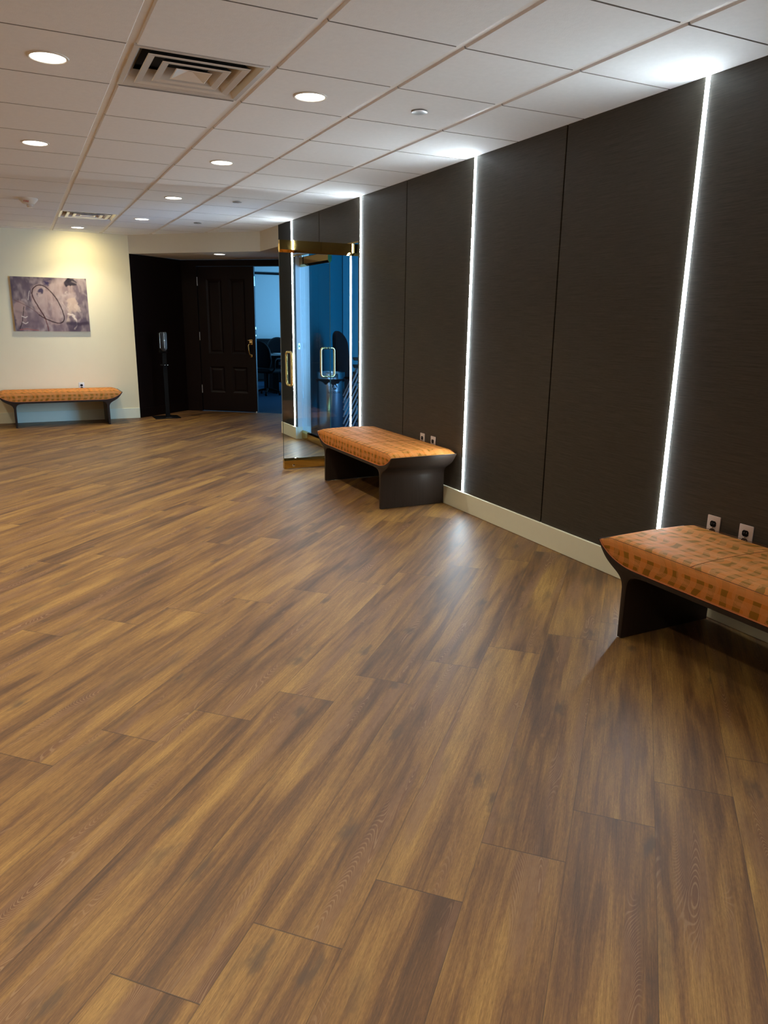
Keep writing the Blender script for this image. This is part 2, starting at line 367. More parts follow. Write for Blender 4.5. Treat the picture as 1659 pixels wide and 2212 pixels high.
# right wall: dark panels with seams, light-strip slots and the glass-door opening
STRIPS = [8.470, 6.548, 4.637, 2.705, 0.775]
SEAMS = [7.600, 5.643, 3.680, 1.740, -0.200]
OY0, OY1, OZ, BH = 6.600, 8.415, 2.118, 0.145
def right_wall():
    mb = MB(); cuts = sorted([(s, 0.014) for s in STRIPS]+[(s, 0.0055) for s in SEAMS])
    edges = [(YB, 0.0)]+cuts+[(8.95, 0.0)]
    for (a, wa), (b, wb) in zip(edges, edges[1:]):
        ya, yb = a+wa, b-wb
        segs = [(ya, yb, 0.10, CEIL)]
        lo, hi = max(ya, OY0), min(yb, OY1)
        if lo < hi:
            segs = [(lo, hi, OZ, CEIL)]
            if ya < OY0: segs.append((ya, OY0, 0.10, CEIL))
            if yb > OY1: segs.append((OY1, yb, 0.10, CEIL))
        for (p, q, z0, z1) in segs: mb.box(WX, WX+0.02, p, q, z0, z1, 0.0015, 1)
    n1 = len(mb.bm.faces)
    for (p, q, z0, z1) in ((YB, OY0, 0, 2.62), (OY0, OY1, OZ, 2.62), (OY1, 8.95, 0, 2.62)):
        mb.box(WX+0.0202, WX+0.07, p, q, z0, z1)
    n2 = len(mb.bm.faces)
    for (p, q, z0, z1) in ((YB, OY0, 0, 2.62), (OY0, OY1, OZ, 2.62), (OY1+0.012, 8.95, 0, 2.62)):
        mb.box(WX+0.07, WX+0.19, p, q, z0, z1)
    mb.box(WX+0.0195, WX+0.0705, OY1-0.0008, OY1+0.02, 0.1, OZ); mb.box(WX, WX+0.13, 8.9505, 8.956, 0.0, 2.62)
    mb.box(WX+0.0195, WX+0.19, OY0-0.01, OY0+0.0008, 0.0, OZ)
    mb.bm.faces.ensure_lookup_table()
    for k, f in enumerate(mb.bm.faces): f.material_index = 0 if k < n1 else (1 if k < n2 else 2)
    structure(mb.done('wall_right', [M['panel'], M['backing'], M['jamb']]))
right_wall()
# cream base along the right wall, wrapping both ends
mb = MB()
mb.box(WX-0.012, WX+0.0195, YB, OY0, 0, BH, 0.003, 1); mb.box(WX-0.012, WX+0.0195, OY1-0.004, 8.962, 0, BH, 0.003, 1)
mb.box(WX+0.02, WX+0.078, OY1-0.006, OY1-0.001, 0, BH); mb.box(WX+0.02, WX+0.13, 8.957, 8.962, 0, BH)
structure(mb.done('baseboard_right', M['base']))
# brass head over the glass doors
mb = MB(); mb.box(WX+0.001, WX+0.125, OY0+0.001, OY1-0.001, OZ-0.016, OZ-0.0005, 0.001, 1); structure(mb.done('trim_1', M['brass']))

# far wall with the picture, other lobby walls, soffit, recess
mb = MB(); mb.box(XL, A.x, WY, WY+0.12, 0, 2.62); structure(mb.done('wall_back', M['cream']))
mb = MB(); mb.box(XL, A.x-0.001, WY-0.014, WY, 0, BH, 0.003, 1); structure(mb.done('baseboard_back', M['base']))
mb = MB(); mb.box(XL-0.12, XL, YB-.1, WY+.1, 0, 2.62); structure(mb.done('wall_left', M['lobby']))
mb = MB(); mb.box(XL, WX+.1, YB-0.12, YB, 0, 2.62)
structure(mb.done('wall_front', M['lobby']))
mb = MB(); C8 = Vector((2.95, 8.95))
wallbox(mb, A+(B-A).normalized()*0.002, B, 0.10, SOF, 2.62, 1); wallbox(mb, B, C8+Vector((0, .006)), 0.10, SOF, 2.62, 1)
structure(mb.done('wall_soffit', M['soffit']))
ENDR = Vector((3.07, 8.95)); COR = Vector((4.17, 10.30))
mb = MB(); z = SOF+0.002; mb.prism([(A.x+.045, A.y+.02), (B.x+.045, B.y+.03), (C8.x+.045, C8.y+.006), (ENDR.x, 8.956), (COR.x, COR.y), (D.x, D.y)], 'z', z-0.001, z+0.03)
structure(mb.done('ceiling', M['soffit']))
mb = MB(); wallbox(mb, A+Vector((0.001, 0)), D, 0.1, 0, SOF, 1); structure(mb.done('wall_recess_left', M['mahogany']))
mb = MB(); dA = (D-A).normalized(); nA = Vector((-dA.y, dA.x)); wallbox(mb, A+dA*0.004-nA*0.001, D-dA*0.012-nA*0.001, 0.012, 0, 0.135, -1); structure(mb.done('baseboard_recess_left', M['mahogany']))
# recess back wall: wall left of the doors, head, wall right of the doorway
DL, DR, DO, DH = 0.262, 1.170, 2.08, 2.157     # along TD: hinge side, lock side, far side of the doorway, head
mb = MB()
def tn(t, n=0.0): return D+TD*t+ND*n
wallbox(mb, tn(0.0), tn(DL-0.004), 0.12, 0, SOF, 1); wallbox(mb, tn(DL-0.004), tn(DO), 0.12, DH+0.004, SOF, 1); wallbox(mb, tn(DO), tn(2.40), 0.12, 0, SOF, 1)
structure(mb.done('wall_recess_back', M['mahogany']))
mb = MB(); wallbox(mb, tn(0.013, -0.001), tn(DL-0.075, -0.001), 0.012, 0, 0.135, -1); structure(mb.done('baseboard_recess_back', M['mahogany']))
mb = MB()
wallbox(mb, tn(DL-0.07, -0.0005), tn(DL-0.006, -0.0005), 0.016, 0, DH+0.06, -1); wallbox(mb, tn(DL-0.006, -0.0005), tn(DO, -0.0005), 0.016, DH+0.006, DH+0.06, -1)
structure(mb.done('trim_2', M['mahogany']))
# partition between recess and the blue room: wood on one side, blue on the other
mb = MB(); q = ND; R0 = Vector((3.07, 8.958))
wallbox(mb, R0, tn(2.37, -0.002), 0.04, 0, 2.62, 1); n1 = len(mb.bm.faces)
R1 = R0+Vector((0.045, -0.02))
wallbox(mb, R1, R1+ND*0.842, 0.05, 0, 2.62, -1); wallbox(mb, R1+ND*0.848, R1+ND*2.2, 0.05, 0, 2.62, -1)
mb.bm.faces.ensure_lookup_table()
for k, f in enumerate(mb.bm.faces): f.material_index = 0 if k < n1 else 1
structure(mb.done('wall_blue_room', [M['mahogany'], M['bluewall']]))
mb = MB(); mb.box(3.14, 4.4, 4.4, 4.5, 0, 2.62); mb.box(5.97, 6.0, 4.4, 4.5, 0, 2.62); mb.box(4.4, 5.97, 4.4, 4.5, 2.45, 2.62); structure(mb.done('wall_blue_room_near', M['bluewall']))
mb = MB(); mb.box(6.0, 6.1, 4.4, 10.6, 0, 2.62); structure(mb.done('wall_blue_room_right', M['bluewall']))
mb = MB(); mb.box(4.4, 6.0, 10.4, 10.5, 0, 2.62); structure(mb.done('wall_blue_room_far', M['bluewall']))
mb = MB(); mb.box(3.05, 6.1, 4.4, 8.93, 2.45, 2.55); mb.box(3.6, 6.1, 8.93, 10.5, 2.45, 2.55); structure(mb.done('ceiling', M['soffit']))
# office beyond the wooden doors
OFY = 17.4
mb = MB(); mb.box(2.0, 9.1, OFY, OFY+.1, 0, 2.9); mb.box(2.1, 2.2, 12.1, OFY, 0, 2.9); mb.box(9.0, 9.1, 9.5, 12.9, 0, 2.9); mb.box(9.0, 9.1, 16.4, OFY, 0, 2.9); mb.box(9.0, 9.1, 12.9, 16.4, 0, .4); mb.box(9.0, 9.1, 12.9, 16.4, 2.3, 2.9)
structure(mb.done('wall_office', M['officewall']))
mb = MB(); pts = [tn(0.0, .13), tn(3.0, .13), Vector((9.1, 9.9)), Vector((9.1, OFY)), Vector((2.1, OFY))]
mb.prism([(p.x, p.y) for p in pts], 'z', 2.66, 2.72)
structure(mb.done('ceiling', M['officewall']))
mb = MB(); mb.box(2.2, 9.0, OFY-0.03, OFY-0.001, 2.42, 2.47); structure(mb.done('trim_3', M['blackmat']))
mb = MB()
for k in range(3): mb.box(2.2, 9.0, 15.0+k*0.8, 15.08+k*0.8, 2.652, 2.661)
structure(mb.done('trim_4', M['tube']))

# ------------------------------------------------------------------ light strips in the wall
led_names = ['white light strip in the dark wall at the far side of the glass doors', 'white light strip in the dark wall at the hinge of the open glass door',
             'white light strip in the dark wall behind the near end of the middle bench', 'white light strip in the dark wall behind the nearest bench', 'white light strip in the dark wall next after the nearest bench, towards the viewer']
def led_strip(y, label):
    r = root('light_strip', label, 'light strip', (WX, y, BH), 0, 'light strips in the dark wall')
    h = CEIL-BH-0.003
    mb = MB(); mb.prism([(-0.0135, 0.0195), (-0.0135, -0.0005), (-0.0118, -0.0005), (-0.0118, 0.017), (0.0118, 0.017), (0.0118, -0.0005), (0.0135, -0.0005), (0.0135, 0.0195)], 'z', 0, h)
    mb.done('channel', M['alu'], r, T=Matrix(((0, 1, 0, 0), (1, 0, 0, 0), (0, 0, 1, 0), (0, 0, 0, 1))))
    pts = [(-0.0116, 0.016)]+[(-0.0116+0.0232*i/8, -0.0035*math.sin(PI*i/8)-0.0015) for i in range(9)]+[(0.0116, 0.016)]
    mb = MB(); mb.prism(pts, 'z', 0.001, h-0.001); mb.done('diffuser', M['led'], r, 40, T=Matrix(((0, 1, 0, 0), (1, 0, 0, 0), (0, 0, 1, 0), (0, 0, 0, 1))))
for y, l in zip(STRIPS, led_names): led_strip(y, l)

# ------------------------------------------------------------------ recessed lights
FZ = CEIL-0.005
def can_light():
    r = root('recessed_light', '', 'ceiling light', (0, 0, FZ), 0, 'round recessed ceiling lights')
    mb = MB(); mb.lathe([(0.086, 0.0), (0.086, -0.003), (0.082, -0.006), (0.077, -0.006), (0.073, -0.003), (0.073, 0.0)], 40); mb.done('trim_ring', M['white'], r, 40)
    mb = MB(); mb.lathe([(0.0725, -0.0005), (0.0725, -0.002), (0.05, -0.0032), (0.0, -0.004)], 40); mb.done('diffuser', M['can'], r, 40)
    l = bpy.data.lights.new('downlight_lamp', 'AREA'); l.shape = 'DISK'; l.size = 0.14; l.energy = CAN_WATT; l.color = CAN_COL; l.spread = math.radians(CAN_SPREAD)
    lo = bpy.data.objects.new('downlight_lamp', l); COL.objects.link(lo); lo.parent = r; lo.location = (0, 0, -0.006)
    return r
cans = [((0.248, 3.885), 'round recessed ceiling light left of the large square air vent'),
        ((1.464, 3.880), 'round recessed ceiling light right of the large square air vent'),
        ((0.240, 5.705), 'round recessed ceiling light between the large air vent and the fire strobe, on the left'),
        ((1.467, 5.710), 'round recessed ceiling light next in line beyond the one right of the large vent'),
        ((1.463, 7.530), 'round recessed ceiling light second in line beyond the one right of the large vent'),
        ((1.430, 9.270), 'round recessed ceiling light right of the far small air vent'),
        ((0.838, 10.545), 'round recessed light close to the cream wall, shining on it above the picture')]
proto = None
for (x, y), l in cans:
    if proto is None: proto = o = can_light()
    else: o = copy_tree(proto)
    o.location = (x, y, FZ); o['label'] = l
for i, x in enumerate((0.245, 1.465, -0.975, -2.195, -3.415)):  # unseen lights put in over the lobby to raise its ambient light
    for j, y in enumerate((2.05, 0.22, -1.61, 3.88, 5.71, 7.54, 9.37)):
        if i < 2 and j > 2 or (i == 1 and j < 2): continue
        if i == 4 and j % 2: continue
        o = copy_tree(proto); o.location = (x, y, FZ); o['label'] = 'unseen recessed ceiling light, added out of view to brighten the lobby'
# recess light
o = copy_tree(proto); o.location = (2.60, 10.44, SOF+0.001); o['label'] = 'round recessed light in the low ceiling in front of the dark wooden door'
for ch in o.children:
    if ch.type == 'LIGHT': ch.data = ch.data.copy(); ch.data.energy = 0.9      # a dim lamp
# scallop on the cream wall from the light close to it
sp = bpy.data.lights.new('wall_wash', 'SPOT'); sp.energy = 31; sp.spot_size = math.radians(128); sp.spot_blend = 1.0; sp.color = (1.0, 0.87, 0.50); sp.shadow_soft_size = 0.06
so = bpy.data.objects.new('wall_wash', sp); COL.objects.link(so); so.location = (0.838, 10.545, FZ-0.01); so.rotation_euler = Vector((0.0, 0.66, -0.75)).to_track_quat('-Z', 'Y').to_euler()

# flush discs
def disc(x, y, label):
    r = root('sprinkler_cover', label, 'sprinkler cover', (x, y, FZ), 0, 'flush sprinkler covers in the ceiling')
    mb = MB(); mb.lathe([(0.0, -0.009), (0.040, -0.009), (0.043, -0.0075), (0.043, -0.004)], 32); mb.done('cap', M['alu'], r, 40)
    mb = MB(); mb.lathe([(0.030, -0.004), (0.030, 0.0)], 24); mb.done('stem', M['blackmat'], r, 40)
disc(2.076, 3.847, 'small flat round sprinkler cover in the ceiling right of the nearest lights')
disc(2.045, 7.440, 'small flat round sprinkler cover in the ceiling in front of the glass doors')
disc(2.060, 9.254, 'small flat round sprinkler cover in the ceiling farthest away, near the soffit')

# fire strobe
r = root('fire_strobe', 'white domed fire strobe with clear lens and red word on the ceiling', 'fire strobe', (0.238, 8.30, FZ))
mb = MB(); mb.lathe([(0.086, 0.0), (0.086, -0.010), (0.080, -0.018), (0.055, -0.046), (0.040, -0.052), (0.0, -0.052)], 40); mb.done('housing', M['white'], r, 35)
mb = MB(); mb.lathe([(0.030, -0.0525), (0.030, -0.070), (0.022, -0.080), (0.0, -0.084)], 24, (0.012, 0.0)); mb.done('lens', M['lens'], r, 35)
n = Vector((0, -0.75, -0.66)).normalized(); xx = Vector((1, 0, 0)); yy = n.cross(xx)
T = Matrix((xx, yy, n)).transposed().to_4x4(); T.translation = Vector((-0.02, -0.066, -0.0345))+n*0.0012
text_mesh('fire_word', 'FIRE', 0.026, M['red'], r, T)

# air vents
def vent(x0, y0, label):
    g = 0.61; r = root('air_vent', label, 'air vent', (x0+g/2, y0+g/2, CEIL), 0, 'square ceiling air vents')
    def ring(mb, ro, zo, ri, zi):
        a = [mb.bm.verts.new((sx*ro, sy*ro, zo)) for sx, sy in ((-1, -1), (1, -1), (1, 1), (-1, 1))]
        b = [mb.bm.verts.new((sx*ri, sy*ri, zi)) for sx, sy in ((-1, -1), (1, -1), (1, 1), (-1, 1))]
        for k in range(4): mb.bm.faces.new((a[k], a[(k+1) % 4], b[(k+1) % 4], b[k]))
        return mb
    mb = MB(); ring(mb, 0.2935, -0.004, 0.272, -0.004); ring(mb, 0.2935, 0.004, 0.2935, -0.004); ring(mb, 0.272, -0.004, 0.225, 0.055); mb.done('frame', M['vent'], r)
    for k, (ro, ri) in enumerate(((0.222, 0.165), (0.150, 0.098))):
        mb = MB(); ring(mb, ro+0.004, -0.004, ro, -0.0065); ring(mb, ro, -0.0065, ro-0.028, -0.003); ring(mb, ro-0.028, -0.003, ri, 0.048); lv = mb.done('louvre', M['vent'], r)
        mb = MB(); ring(mb, ro+0.004, -0.0035, ri+0.003, 0.05); mb.done('louvre_shaded_back', M['ventshade'], lv)  # dark skin paints in the shade on the louvre's upper side
    mb = MB(); ring(mb, 0.082, -0.004, 0.078, -0.0065); ring(mb, 0.078, -0.0065, 0.010, 0.018); lv = mb.done('centre_plate', M['vent'], r)
    mb = MB(); ring(mb, 0.082, -0.0035, 0.02, 0.03); mb.done('louvre_shaded_back', M['ventshade'], lv)  # same painted shade behind the centre plate
    mb = MB(); mb.box(-0.292, 0.292, -0.292, 0.292, 0.075, 0.115); ring(mb, 0.2925, 0.005, 0.2925, 0.08); mb.done('duct', M['backing'], r)
vent(0.5529, 3.5452, 'large square louvred air vent in the ceiling, nearest the viewer')
vent(0.5529, 9.0352, 'square louvred air vent in the ceiling near the cream wall')

# ------------------------------------------------------------------ benches
OUT = [(0.0, 0.004), (0.0, 0.245), (0.004, 0.264), (0.013, 0.281), (0.034, 0.301), (0.075, 0.322), (0.118, 0.349), (0.150, 0.385), (0.178, 0.4245), (0.1775, 0.4275), (0.166, 0.4265)]
INN = [(0.150, 0.405), (0.128, 0.3895), (0.095, 0.3700), (0.060, 0.3555), (0.018, 0.3440), (-0.020, 0.3375), (-0.06, 0.3355), (-0.14, 0.335)]
UND = [(-0.14, 0.3125), (-0.100, 0.311), (-0.070, 0.307), (-0.050, 0.299), (-0.037, 0.286), (-0.030, 0.265), (-0.027, 0.235), (-0.024, 0.004)]
HL, DEP = 0.579, 0.555
def sm(pts, n=2):
    for _ in range(n):
        o = [pts[0]]
        for a, b in zip(pts, pts[1:]): o += [(a[0]*.75+b[0]*.25, a[1]*.75+b[1]*.25), (a[0]*.25+b[0]*.75, a[1]*.25+b[1]*.75)]
        pts = o+[pts[-1]]
    return pts
def interp(x, xs, ys): return float(np.interp(x, xs, ys))
def make_bench():
    r = root('bench', '', 'bench')
    prof = OUT[:2]+sm(OUT[1:-2], 2)[1:]+OUT[-2:]+sm(INN, 2)[1:]+sm(UND[:-1], 2)+UND[-1:]
    for sgn in (1, -1):
        mb = MB(); pts = [(sgn*(HL+p[0]), p[1]) for p in prof]
        mb.prism(pts, 'y', 0, DEP, 0.0025, 2); mb.done('side_panel', M['bench'], r, 35)
        for yy in (0.03, DEP-0.03):
            mb = MB(); mb.lathe([(0.0, 0.0), (0.009, 0.0), (0.010, 0.002), (0.010, 0.006), (0.0, 0.006)], 16, (sgn*(HL-0.0125), yy)); mb.done('glide', M['tube'], r, 40)
    mb = MB(); mb.box(-(HL-0.1395), HL-0.1395, 0.0, DEP, 0.3126, 0.3349, 0.002, 1); mb.done('seat_rail', M['bench'], r, 35)
    # cushion
    sb = sorted([(p[0], p[1]) for p in sm(INN, 2)]); xb = [p[0] for p in sb]; zb = [p[1]+0.0006 for p in sb]
    tip = 0.1635
    us = np.concatenate([np.linspace(0, HL-0.12, 14)[:-1], np.linspace(HL-0.12, HL+tip, 34)]); us = np.concatenate([-us[::-1][:-1], us])
    bm = bmesh.new(); uvl = bm.loops.layers.uv.new('UVMap'); rings = []
    NT = 22
    for u in us:
        s = abs(u)-HL
        b = interp(s, xb+[tip+.003], zb+[0.4255])+0.0015
        t = 0.448 if s < 0.09 else 0.448-(0.448-0.4272)*((s-0.09)/(tip-0.09))**1.35
        t = max(t, b+0.0016); h = t-b; ring = []
        rr = min(0.012, h*0.45)
        crown = 0.013*min(1, h/0.08)
        bul = 0.006*min(1, h/0.08)
        def P(y, z, per): ring.append((bm.verts.new((u, y, z)), per))
        per = 0.0
        # front face up
        for k in range(6):
            f = k/5; P(0.004-bul*math.sin(PI*min(1, f*0.9+.05)), b+f*(h-rr*0.4), f*h)
        base = h
        for k in range(1, NT):
            f = k/NT; y = 0.005+f*(DEP-0.010); P(y, t+crown*(math.sin(PI*f)**0.6), base+f*DEP)
        for k in range(6):
            f = 1-k/5; P(DEP-0.004+bul*math.sin(PI*min(1, f*0.9+.05)), b+f*(h-rr*0.4), base+DEP+(1-f)*h)
        rings.append((u, ring))
    for (ua, A_), (ub, B_) in zip(rings, rings[1:]):
        n_ = len(A_)
        for k in range(n_):
            k2 = (k+1) % n_
            f = bm.faces.new((A_[k][0], B_[k][0], B_[k2][0], A_[k2][0])); f.smooth = True
            pa = A_[k2][1] if k2 else A_[k][1]+.5
            pb = B_[k2][1] if k2 else B_[k][1]+.5
            # measure the weave down from the top front seam so the loops keep their place where the cushion thins
            ha, hb = A_[5][1], B_[5][1]
            for lp, (uu, pp) in zip(f.loops, ((ua, A_[k][1]-ha), (ub, B_[k][1]-hb), (ub, pb-hb), (ua, pa-ha))): lp[uvl].uv = (uu+0.04, pp)
    for e in (rings[0][1], rings[-1][1]): bm.faces.new([v for v, _ in e])
    bmesh.ops.recalc_face_normals(bm, faces=bm.faces)
    me = bpy.data.meshes.new('cushion'); bm.to_mesh(me); bm.free(); me.materials.append(M['fabric']); me.set_sharp_from_angle(angle=math.radians(70))
    c = bpy.data.objects.new('cushion', me); COL.objects.link(c); c.parent = r
    line = lambda fy, fz, lo, hi, n: [(u, fy, fz(abs(u)-HL)) for u in np.linspace(lo, hi, n)]
    zt = lambda s: 0.448 if s < 0.09 else 0.448-(0.448-0.4272)*((s-0.09)/(tip-0.09))**1.35
    zbt = lambda s: interp(s, xb+[tip+.003], zb+[0.4255])+0.002
    for y in (-0.0005, DEP+0.0005):
        mb = MB(); mb.tube(line(y, zbt, -HL-tip, HL+tip, 80), 0.0024, 8); mb.done('piping', M['piping'], c, 50)
        mb = MB(); mb.tube([(u, y+(0.004 if y < .1 else -.004), z+0.0004) for u, _, z in line(0, zt, -HL-0.15, HL+0.15, 80)], 0.0011, 6); mb.done('top_seam', M['seam'], c, 50)
    for u in (-0.225, 0.225):
        mb = MB(); mb.tube([(u, 0.006+f*(DEP-0.012), 0.448+0.013*(math.sin(PI*min(max(f, .001), .999))**0.6)+0.0002) for f in np.linspace(0, 1, 24)], 0.0011, 6); mb.done('cross_seam', M['seam'], c, 50)
    return r
b1 = make_bench(); b1.location = (2.357, 1.758, 0); b1.rotation_euler = (0, 0, -PI/2)
b1['label'] = 'orange-cushioned dark wood bench nearest the viewer, cut by the right edge, against the dark wall'
b2 = copy_tree(b1); b2.location = (2.378, 5.472, 0); b2['label'] = 'orange-cushioned dark wood bench in the middle, in front of the glass doors'
b3 = copy_tree(b1); b3.location = (0.467, 10.530, 0); b3.rotation_euler = (0, 0, 0); b3['label'] = 'orange-cushioned dark wood bench under the abstract picture, against the cream wall'
for b in (b1, b2, b3): b['group'] = 'orange upholstered benches'

# ------------------------------------------------------------------ outlets
def outlet():
    r = root('power_outlet', '', 'power outlet', group='wall outlets above the benches')
    mb = MB(); mb.box(-0.037, 0.037, -0.0065, 0.0, -0.059, 0.059, 0.0035, 2); mb.done('plate', M['plate'], r, 40)
    for z in (0.0195, -0.0195):
        mb = MB(); pts = [(x, z2+z) for x, z2 in ((-0.0165, -0.008), (-0.010, -0.0145), (0.010, -0.0145), (0.0165, -0.008), (0.0165, 0.008), (0.010, 0.0145), (-0.010, 0.0145), (-0.0165, 0.008))]
        mb.prism(pts, 'y', -0.009, -0.0066); f = mb.done('socket', M['black'], r)
        mb = MB()
        for x in (-0.006, 0.006): mb.box(x-0.0012, x+0.0012, -0.0094, -0.0091, z-0.001, z+0.007)
        mb.done('slot', M['dimgrey'], f)
    mb = MB(); mb.lathe([(0.0, 0.0088), (0.003, 0.0086), (0.0034, 0.0066)], 12, T=Matrix.Rotation(PI/2, 4, 'X')); mb.done('screw', M['chrome'], r, 40)
    return r
op = outlet()
for k, (x, y, z, rz, l) in enumerate(((WX-0.0002, 2.368, 0.449, -PI/2, 'power outlet in the dark wall just beside the light strip behind the nearest bench'),
        (WX-0.0002, 2.188, 0.449, -PI/2, 'power outlet behind the nearest bench, the one farther from the light strip'),
        (WX-0.0002, 5.276, 0.447, -PI/2, 'power outlet in the dark wall behind the middle bench, the one nearer the glass doors'),
        (WX-0.0002, 5.100, 0.445, -PI/2, 'power outlet in the dark wall behind the middle bench, the one nearer the light strip'),
        (0.756, WY-0.0002, 0.466, 0.0, 'power outlet in the cream wall above the bench under the picture'))):
    o = op if k == 0 else copy_tree(op); o.location = (x, y, z); o.rotation_euler = (0, 0, rz); o['label'] = l
wp = plain('white_outlet_plate', (0.75, 0.73, 0.68), 0.4)
for ch in o.children:
    if ch.name.startswith('plate'): ch.material_slots[0].link = 'OBJECT'; ch.material_slots[0].material = wp

# ------------------------------------------------------------------ picture
def picture():
    w, h, d = 0.92, 0.692, 0.036
    r = root('picture', 'unframed mauve and beige abstract canvas with a dark looping line on the cream wall', 'picture', (0.468, WY-0.030, 1.210))
    mb = MB(); mb.box(-w/2, w/2, 0.0, 0.028, 0, h, 0.002, 1); mb.done('stretcher', M['white'], r)
    nx, nz = 184, 138
    X = (np.arange(nx+1)/nx); Z = (np.arange(nz+1)/nz); U, V = np.meshgrid(X, 1-Z, indexing='ij')      # V runs down from the top
    rs = np.random.RandomState(5)
    def fbm(fx, fy, oc=4):
        tot = np.zeros_like(U); amp = 1.0
        for k in range(oc):
            gx, gy = int(fx*2**k)+2, int(fy*2**k)+2; g = rs.rand(gx+1, gy+1)
            a, b = U*(gx-1), V*(gy-1); i, j = a.astype(int), b.astype(int); fa, fb = a-i, b-j
            fa = fa*fa*(3-2*fa); fb = fb*fb*(3-2*fb)
            tot += amp*(g[i, j]*(1-fa)*(1-fb)+g[i+1, j]*fa*(1-fb)+g[i, j+1]*(1-fa)*fb+g[i+1, j+1]*fa*fb); amp *= 0.55
        return (tot-tot.min())/(tot.max()-tot.min())
    n1, n2, n3 = fbm(4, 3), fbm(9, 7), fbm(16, 5, 3)
    w1, w2, w3, w4 = fbm(5, 4), fbm(5, 4), fbm(22, 17, 3), fbm(22, 17, 3)
    U0, V0 = U, V
    U = U0+0.10*(w1-.5)+0.035*(w3-.5); V = V0+0.12*(w2-.5)+0.04*(w4-.5)
    c = lambda *v: np.array(srgb(*v)[:3])
    col = np.zeros(U.shape+(3,)); 
    def lay(mask, cc): 
        mask = np.clip(mask, 0, 1)[..., None]; col[:] = col*(1-mask)+cc*mask
    col[:] = c(104, 88, 92); lay(n2*0.9, c(128, 110, 112)); lay((n1-.45)*1.6, c(84, 70, 80))
    s = lambda x, a, b: np.clip((x-a)/(b-a), 0, 1)
    wv = (n2-.5)*0.09
    def seg(px, py, qx, qy):
        dx, dy = qx-px, qy-py; t = np.clip(((U-px)*dx*1.33+(V-py)*dy/1.33)/(dx*dx*1.33+dy*dy/1.33+1e-9), 0, 1)
        return np.hypot((U-px-t*dx)*1.33, V-py-t*dy)
    def pline(pts): 
        m = np.full(U.shape, 9.0)
        for a, b in zip(pts, pts[1:]): m = np.minimum(m, seg(*a, *b))
        return m
    # pale ground in the middle, lower left and the white drip on the right
    def blob(cx, cy, rx, ry, rot=0.0):
        ca, sa = math.cos(rot), math.sin(rot); a = (U-cx)*1.33; b = V-cy
        return np.sqrt(((a*ca+b*sa)/rx)**2+((-a*sa+b*ca)/ry)**2)+wv*3
    lay(s(-blob(0.63, 0.36, 0.30, 0.36), -1.1, -0.75)*0.9, c(172, 146, 136)); lay(s(-blob(0.45, 0.80, 0.55, 0.28), -1.1, -0.7)*0.65, c(140, 116, 116))
    lay(s(-blob(0.43, 0.50, 0.20, 0.40, -0.45), -1.05, -0.9)*0.85, c(176, 148, 138)); lay(s(n3, 0.45, 0.8)*0.45, c(190, 168, 158)); lay(s(1-n3, 0.5, 0.85)*0.45, c(92, 76, 88)); lay(s(-blob(0.07, 0.66, 0.13, 0.22), -1.1, -0.8)*0.85, c(176, 146, 134))
    lay(s(-blob(0.20, 0.80, 0.22, 0.20), -1.1, -0.7)*0.5, c(122, 102, 106)); lay(s(n2, 0.62, 0.75)*s(-blob(0.62, 0.30, 0.3, 0.35), -1.2, -.8)*0.7, c(206, 182, 168))
    lay(s(-blob(0.79, 0.50, 0.085, 0.12, 0.5), -1.1, -0.85)*0.9, c(196, 168, 148)); lay(s(-blob(0.83, 0.55, 0.05, 0.05, 0.0), -1.1, -0.7)*0.6, c(212, 188, 166)); lay(s(-pline([(0.78, 0.47), (0.72, 0.62), (0.70, 0.80)]), -0.030, -0.02)*0.8, c(196, 170, 150))
    lay(s(-pline(sm([(0.70, 0.64), (0.745, 0.655), (0.78, 0.72), (0.79, 0.82), (0.785, 0.95)], 2)), -0.019, -0.011), c(222, 202, 184)); lay(s(-pline([(0.66, 0.44), (0.71, 0.58), (0.78, 0.48)]), -0.016, -0.003)*0.5, c(206, 182, 166))
    U = U0+0.012*(w1-.5)+0.008*(w3-.5); V = V0+0.012*(w2-.5)+0.008*(w4-.5)
    # dark marks
    lay(s(-blob(0.78, 0.08, 0.14, 0.06)-(n3-.5)*1.2, -1.1, -0.8)*0.95, c(34, 28, 38)); lay(s(-blob(0.50, 0.09, 0.10, 0.08), -1.2, -0.7)*s(n2, .4, .6), c(62, 52, 80)); lay(s(-blob(0.37, 0.28, 0.05, 0.09, 0.5), -1.15, -0.85)*s(n2, .35, .5), c(78, 66, 84))
    lay(s(-pline([(0.70, 0.84), (0.86, 0.86), (0.97, 0.84)]), -0.05, -0.015)*0.85, c(62, 48, 62)); lay(s(-blob(0.77, 0.90, 0.12, 0.12), -1.1, -.7)*s(n1, .2, .5)*0.7, c(70, 56, 70))
    for k in range(40):
        px, py = rs.rand(2); a = rs.rand()*PI; L = 0.05+rs.rand()*0.16
        lay(s(-pline(sm([(px, py), (px+L*.5*math.cos(a), py+L*.5*math.sin(a)), (px+L*math.cos(a+.5), py+L*math.sin(a+.5))], 1)), -0.022-rs.rand()*.02, -0.001)*(0.12+0.2*rs.rand()), c(*[(190, 168, 158), (84, 70, 82), (208, 188, 176)][k % 3]))
    # the loop and its tails
    loop = [(0.37, 0.86), (0.33, 0.70), (0.27, 0.50), (0.26, 0.30), (0.285, 0.20), (0.35, 0.145), (0.42, 0.15), (0.48, 0.21), (0.56, 0.34), (0.615, 0.48), (0.65, 0.64), (0.66, 0.76), (0.63, 0.83), (0.57, 0.845), (0.49, 0.815), (0.41, 0.765), (0.33, 0.69)]
    lay(s(-pline(sm([(0.34, 0.70), (0.26, 0.60), (0.15, 0.51), (0.02, 0.42)], 2)), -0.007, -0.002)*0.8, c(104, 66, 60))
